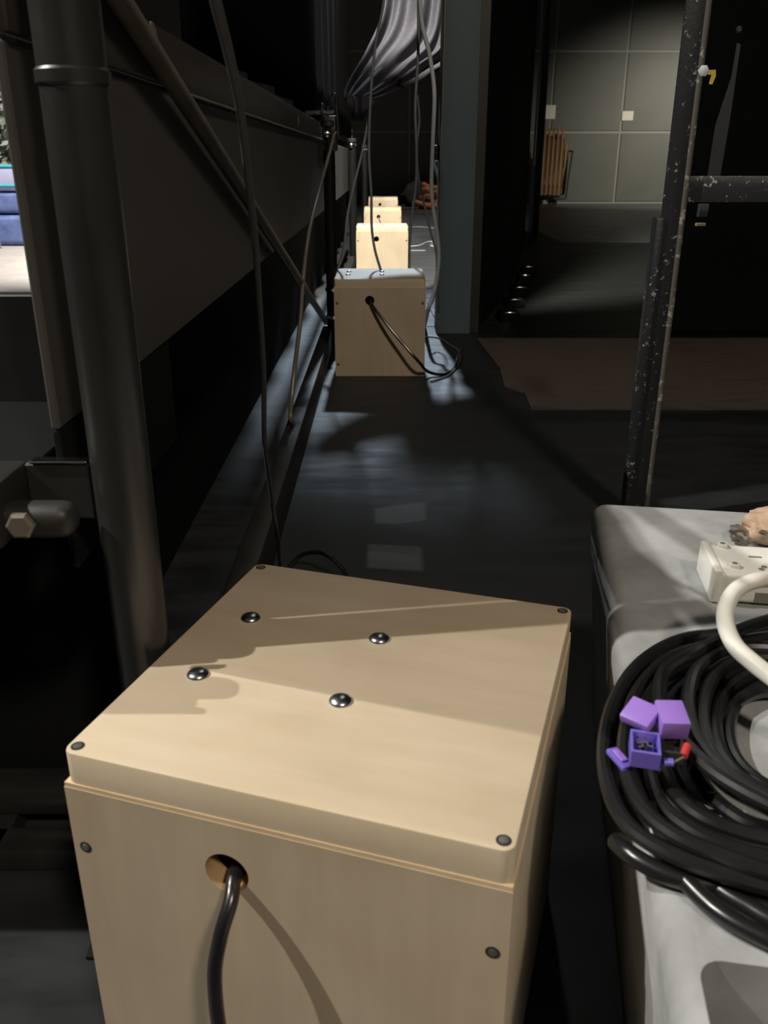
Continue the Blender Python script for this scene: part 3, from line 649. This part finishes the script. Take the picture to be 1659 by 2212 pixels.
MB().box((-.0045, -.011, 0), (.0045, .011, .004), .001, 2).build('clip_body', M['violet'], g)
MB().box((-.0022, -.006, .004), (.0030, .007, .0058), .0006, 1).build('latch', M['purple'], g)

# white power strip and cable
a = onZ(1540, 1296, ZB + .004); rz = math.radians(-8.5)
g = thing('power_strip', (a.x, a.y, ZB + .0015), 'white plastic power strip on the far half of the ballast block', 'power strip', rz=rz)
MB().box((0, 0, 0), (.42, .075, .034), .006, 4).build('case', M['white'], g)
MB().box((-.003, -.001, .0), (.006, .076, .036), .002, 2).build('end_cap', M['white'], g)
for x, y in ((.018, .066), (.020, .016)):
    c = MB().lathe((x, y, .034), [(.0055, 0), (.0055, .0035), (.0045, .0042)], n=18).build('screw_boss', M['white'], g)
    MB().lathe((x, y, .0378), [(.0028, 0), (.0028, .0006), (.001, .0007)], n=14).build('screw_hole', M['whitehole'], c)
for x, y in ((.050, .020), (.046, .014)):
    MB().lathe((x, y, .0338), [(.003, 0), (.003, .0006), (.002, .0008)], n=14).build('contact_hole', M['whitehole'], g)
MB().box((.040, .042, .0338), (.053, .045, .0345)).build('slot', M['whitehole'], g)
MB().box((.04, -.0006, .003), (.40, .0006, .014)).build('side_recess', M['whitehole'], g)
q1 = onZ(1690, 1252, .425)
cable('white_cable', [Vector((a.x + .424, a.y - .025, .371)), Vector((a.x + .45, a.y - .06, .38)), Vector((a.x + .37, a.y - .10, .40)), q1 + Vector((.24, -.01, -.015)), q1 + Vector((.16, -.006, -.008)), q1 + Vector((.08, -.003, -.003)), q1, onZ(1630, 1255, .43), (onZ(1590, 1275, .425)), onZ(1569, 1310, .42), onZ(1568, 1350, .415), onZ(1588, 1395, .41), onZ(1625, 1430, .408), onZ(1670, 1465, .406), onZ(1720, 1500, .404), onZ(1800, 1540, .402), onZ(1900, 1570, .40), Vector((.56, .60, .375)), Vector((.66, .62, .359)), Vector((.78, .66, .359))], .0072, M['cable_white'], 'thick white cable curving over the power strip and the coil', n=16)
# crumpled wrapper
q = onZ(1660, 1172, ZB)
bm = bmesh.new(); bmesh.ops.create_icosphere(bm, subdivisions=4, radius=1)
from mathutils import noise
for v in bm.verts:
    n = noise.noise(v.co * 2.1) * .28 + abs(noise.noise(v.co * 5.2)) * .18
    v.co = v.co * (1 + n); v.co = Vector((v.co.x * .040, v.co.y * .030, max(v.co.z, -.8) * .022 + .019))
m = MB(); m.bm.free(); m.bm = bm
g = thing('crumpled_wrapper', (q.x + .01, q.y, ZB + .0018), 'crumpled tan paper bundle in clear film at the right edge of the block', 'wrapper')
m.build('paper_bundle', M['tan'], g)
bm = bmesh.new(); bmesh.ops.create_icosphere(bm, subdivisions=3, radius=1)
for v in bm.verts:
    n = abs(noise.noise(v.co * 3.1)) * .35
    v.co = v.co * (1 + n); v.co = Vector((v.co.x * .012 - .044, v.co.y * .018, max(v.co.z, -.7) * .010 + .008))
m = MB(); m.bm.free(); m.bm = bm; m.build('film_twist', M['film'], g)

# ================================================================== FAR: NOTICES, CHAIR TROLLEY, HEAPS
def notice(x0, y0, x1, y1, label):
    a = onY(x0, y1, YW - .008); b = onY(x1, y0, YW - .008)
    t = MB().box((a.x, YW - .008, a.z), (b.x, YW - .0035, b.z)).build('paper_notice', M['paper'], smooth=False, world=True); tag(t, label, 'notice', 'paper notices on the back wall')
notice(1174, 227, 1201, 257, 'pale square paper notice on the wall above the chair trolley')
notice(1343, 240, 1369, 260, 'small pale paper notice beside the vertical wall joint')
YT = 16.85
a = onY(1168, 430, YT); b = onY(1224, 300, YT)
g = thing('chair_trolley', (a.x + .3, YT, .004), 'low green tube trolley carrying folded wooden chairs by the back wall', 'trolley')
xa, xb = a.x - .1, b.x + .02
MB().box((xa, YT - .25, .10), (xb - .12, YT + .25, .18), .01, 2).build('deck', M['near_black'], g, world=True)
for yy in (YT - .25, YT + .25): MB().tube([(xb - .22, yy, .12), (xb - .04, yy, .13), (xb + .0, yy, .17), (xb + .02, yy, .5), (xb + .06, yy, .92)], .018, 10).build('end_post', M['green'], g, world=True)
MB().cyl((xb + .06, YT - .25, .92), (xb + .06, YT + .25, .92), .018, n=10).build('end_bar', M['green'], g, world=True)
for x in (xa + .06, xb - .2):
    for yy in (YT - .2, YT + .2): MB().cyl((x, yy - .015, .054), (x, yy + .015, .054), .05, n=16).build('wheel', M['blackpaint'], g, world=True)
x = xa + .02; k = 0
CN = ['first from the left', 'second from the left', 'third from the left', 'fourth from the left', 'fifth from the left', 'rightmost']
while k < 6:
    g = thing('folded_chair', (x + .035, YT, .18), 'folded wooden chair standing on the trolley, ' + CN[k], 'chair', 'folded chairs on the trolley')
    h = 1.13 - .02 * (k % 3) - (.22 if k == 5 else 0)
    for s in (-.2, .18): MB().box((.0, s, .0), (.034, s + .03, h), .004, 1).build('leg', M['wood'] if (k % 2 == 0 or s < 0) else M['wood_dk'], g)
    for s in (-.19, .19): MB().box((.036, s - .012, .02), (.062, s + .012, h * .86), .004, 1).build('rear_leg', M['wood_dk'], g)
    MB().box((.006, -.17, h * .52), (.028, .18, h * .86), .004, 1).build('seat', M['wood_dk'], g)
    for zz in (h - .16, h - .28, .12): MB().box((.008, -.17, zz), (.026, .18, zz + .06), .003, 1).build('slat', M['wood'], g)
    x += .078; k += 1
def heap(name, c, rx, ry, h, m, label, seed, cat):
    bm = bmesh.new(); bmesh.ops.create_icosphere(bm, subdivisions=4, radius=1)
    for v in bm.verts:
        d = v.co.copy(); n = noise.noise(d * 2.3 + Vector((seed, 0, 0))) * .35 + (1 - abs(noise.noise(d * 4.5 + Vector((0, seed, 0)))) * 2) * .10
        d = d * (1 + n); z = max(d.z, 0); v.co = Vector((d.x * rx, d.y * ry, z * h))
    m_ = MB(); m_.bm.free(); m_.bm = bm; o = m_.build(name, m); o.location = c; tag(o, label, cat); return o
heap('cloth_heap', (.60, 16.6, .0045), .34, .3, .34, M['greycloth'], 'dark grey cloth heap at the foot of the back wall', 2.0, 'cloth')
g = thing('orange_hose_pile', (.86, 15.6, .0045), 'loose pile of orange hose coils beside the grey cloth heap', 'hose')
random.seed(5)
for k in range(9):
    cx = random.uniform(-.14, .14); rx = random.uniform(.14, .26); z = .03 + .035 * k; pts = []
    for j in range(9):
        a_ = j / 9 * 6.283; pts.append((cx * (1 - k / 12) + rx * (1 - k * .055) * math.cos(a_), .2 * math.sin(a_), z + .03 * math.sin(a_ * 2 + k) + .01 * random.random()))
    MB().tube([(x_ * 1.3, y_, z_ * 1.15 + .005) for x_, y_, z_ in pts], .034, 8, 4, closed=True).build('hose_loop', M['orange'], g)

# ================================================================== BRIGHT OPENING ON THE LEFT: THE FOYER BEYOND
t = struct(MB().box((-8.5, 3.0, 0), (-1.0, 12.5, .006)).build('floor', M['pale'], smooth=False), 'pale stone floor beyond the bright opening')
def sack(c, sx, sy, sz, m, label, seed):
    bm = bmesh.new(); bmesh.ops.create_cube(bm, size=1); bmesh.ops.bevel(bm, geom=list(bm.edges), offset=.22, segments=4, profile=.6, affect='EDGES')
    bmesh.ops.subdivide_edges(bm, edges=bm.edges, cuts=1)
    for v in bm.verts:
        n = 1 + .06 * noise.noise(v.co * 3 + Vector((seed, 0, 0))); v.co = Vector((v.co.x * sx * n, v.co.y * sy * n, (v.co.z + .5) * sz))
    m_ = MB(); m_.bm.free(); m_.bm = bm; o = m_.build('mat', m); g = thing('stuffed_sack', c, label, 'sack', 'stuffed sacks beyond the opening'); o.name = 'sack_body'; o.parent = g; return g
YS = 8.9
c = onY(20, 530, YS)
g = sack((-3.75, YS, .006), 1.2, .55, .28, M['blue'], 'lowest dark blue stuffed sack seen through the bright opening', 1)
g = sack((-3.75, YS + .02, .295), 1.2, .5, .19, M['blue'], 'upper blue stuffed sack under the lilac one in the bright opening', 4)
g = sack((-3.75, YS + .03, .495), 1.2, .45, .23, M['lilac'], 'lilac stuffed sack with teal bands on top of the blue ones', 9)
for zz in (.05, .22): MB().box((-.61, -.235, zz - .015), (.61, .235, zz + .02), .02, 2).build('teal_band', M['teal'], g)
a = onZ(20, 532, .006)
g = thing('grey_case', (a.x - .25, 8.3, .006), 'small pale grey case on the stone floor in front of the blue sacks', 'case')
MB().box((-.3, -.15, 0), (.26, .15, .13), .03, 3).build('case_body', M['greybox'], g); MB().box((.0, -.06, .13), (.16, .06, .17), .02, 2).build('handle', M['white'], g)
random.seed(11)
g = thing('green_shrub', (-4.1, 10.2, .006), 'dull green shrub behind the sacks in the bright opening', 'shrub')
MB().cyl((0, 0, 0), (0, 0, .8), .04, .03, 10).build('trunk', M['wood_dk'], g)
lb = MB()
for k in range(900):
    a_ = random.uniform(0, 6.283); ph = random.uniform(-1, 1); rr = random.random() ** .33
    c_ = Vector((.85 * rr * math.cos(a_) * math.sqrt(1 - ph * ph), .5 * rr * math.sin(a_) * math.sqrt(1 - ph * ph), 1.0 + .62 * rr * ph))
    d1 = Vector((random.uniform(-1, 1), random.uniform(-1, 1), random.uniform(-1, 1))).normalized() * .07; d2 = d1.orthogonal().normalized() * .035
    v = [lb.bm.verts.new(c_ - d1), lb.bm.verts.new(c_ + d2), lb.bm.verts.new(c_ + d1), lb.bm.verts.new(c_ - d2)]; lb.bm.faces.new(v)
o = lb.build('foliage', M['leaf'], g, smooth=False); o['kind'] = 'stuff'
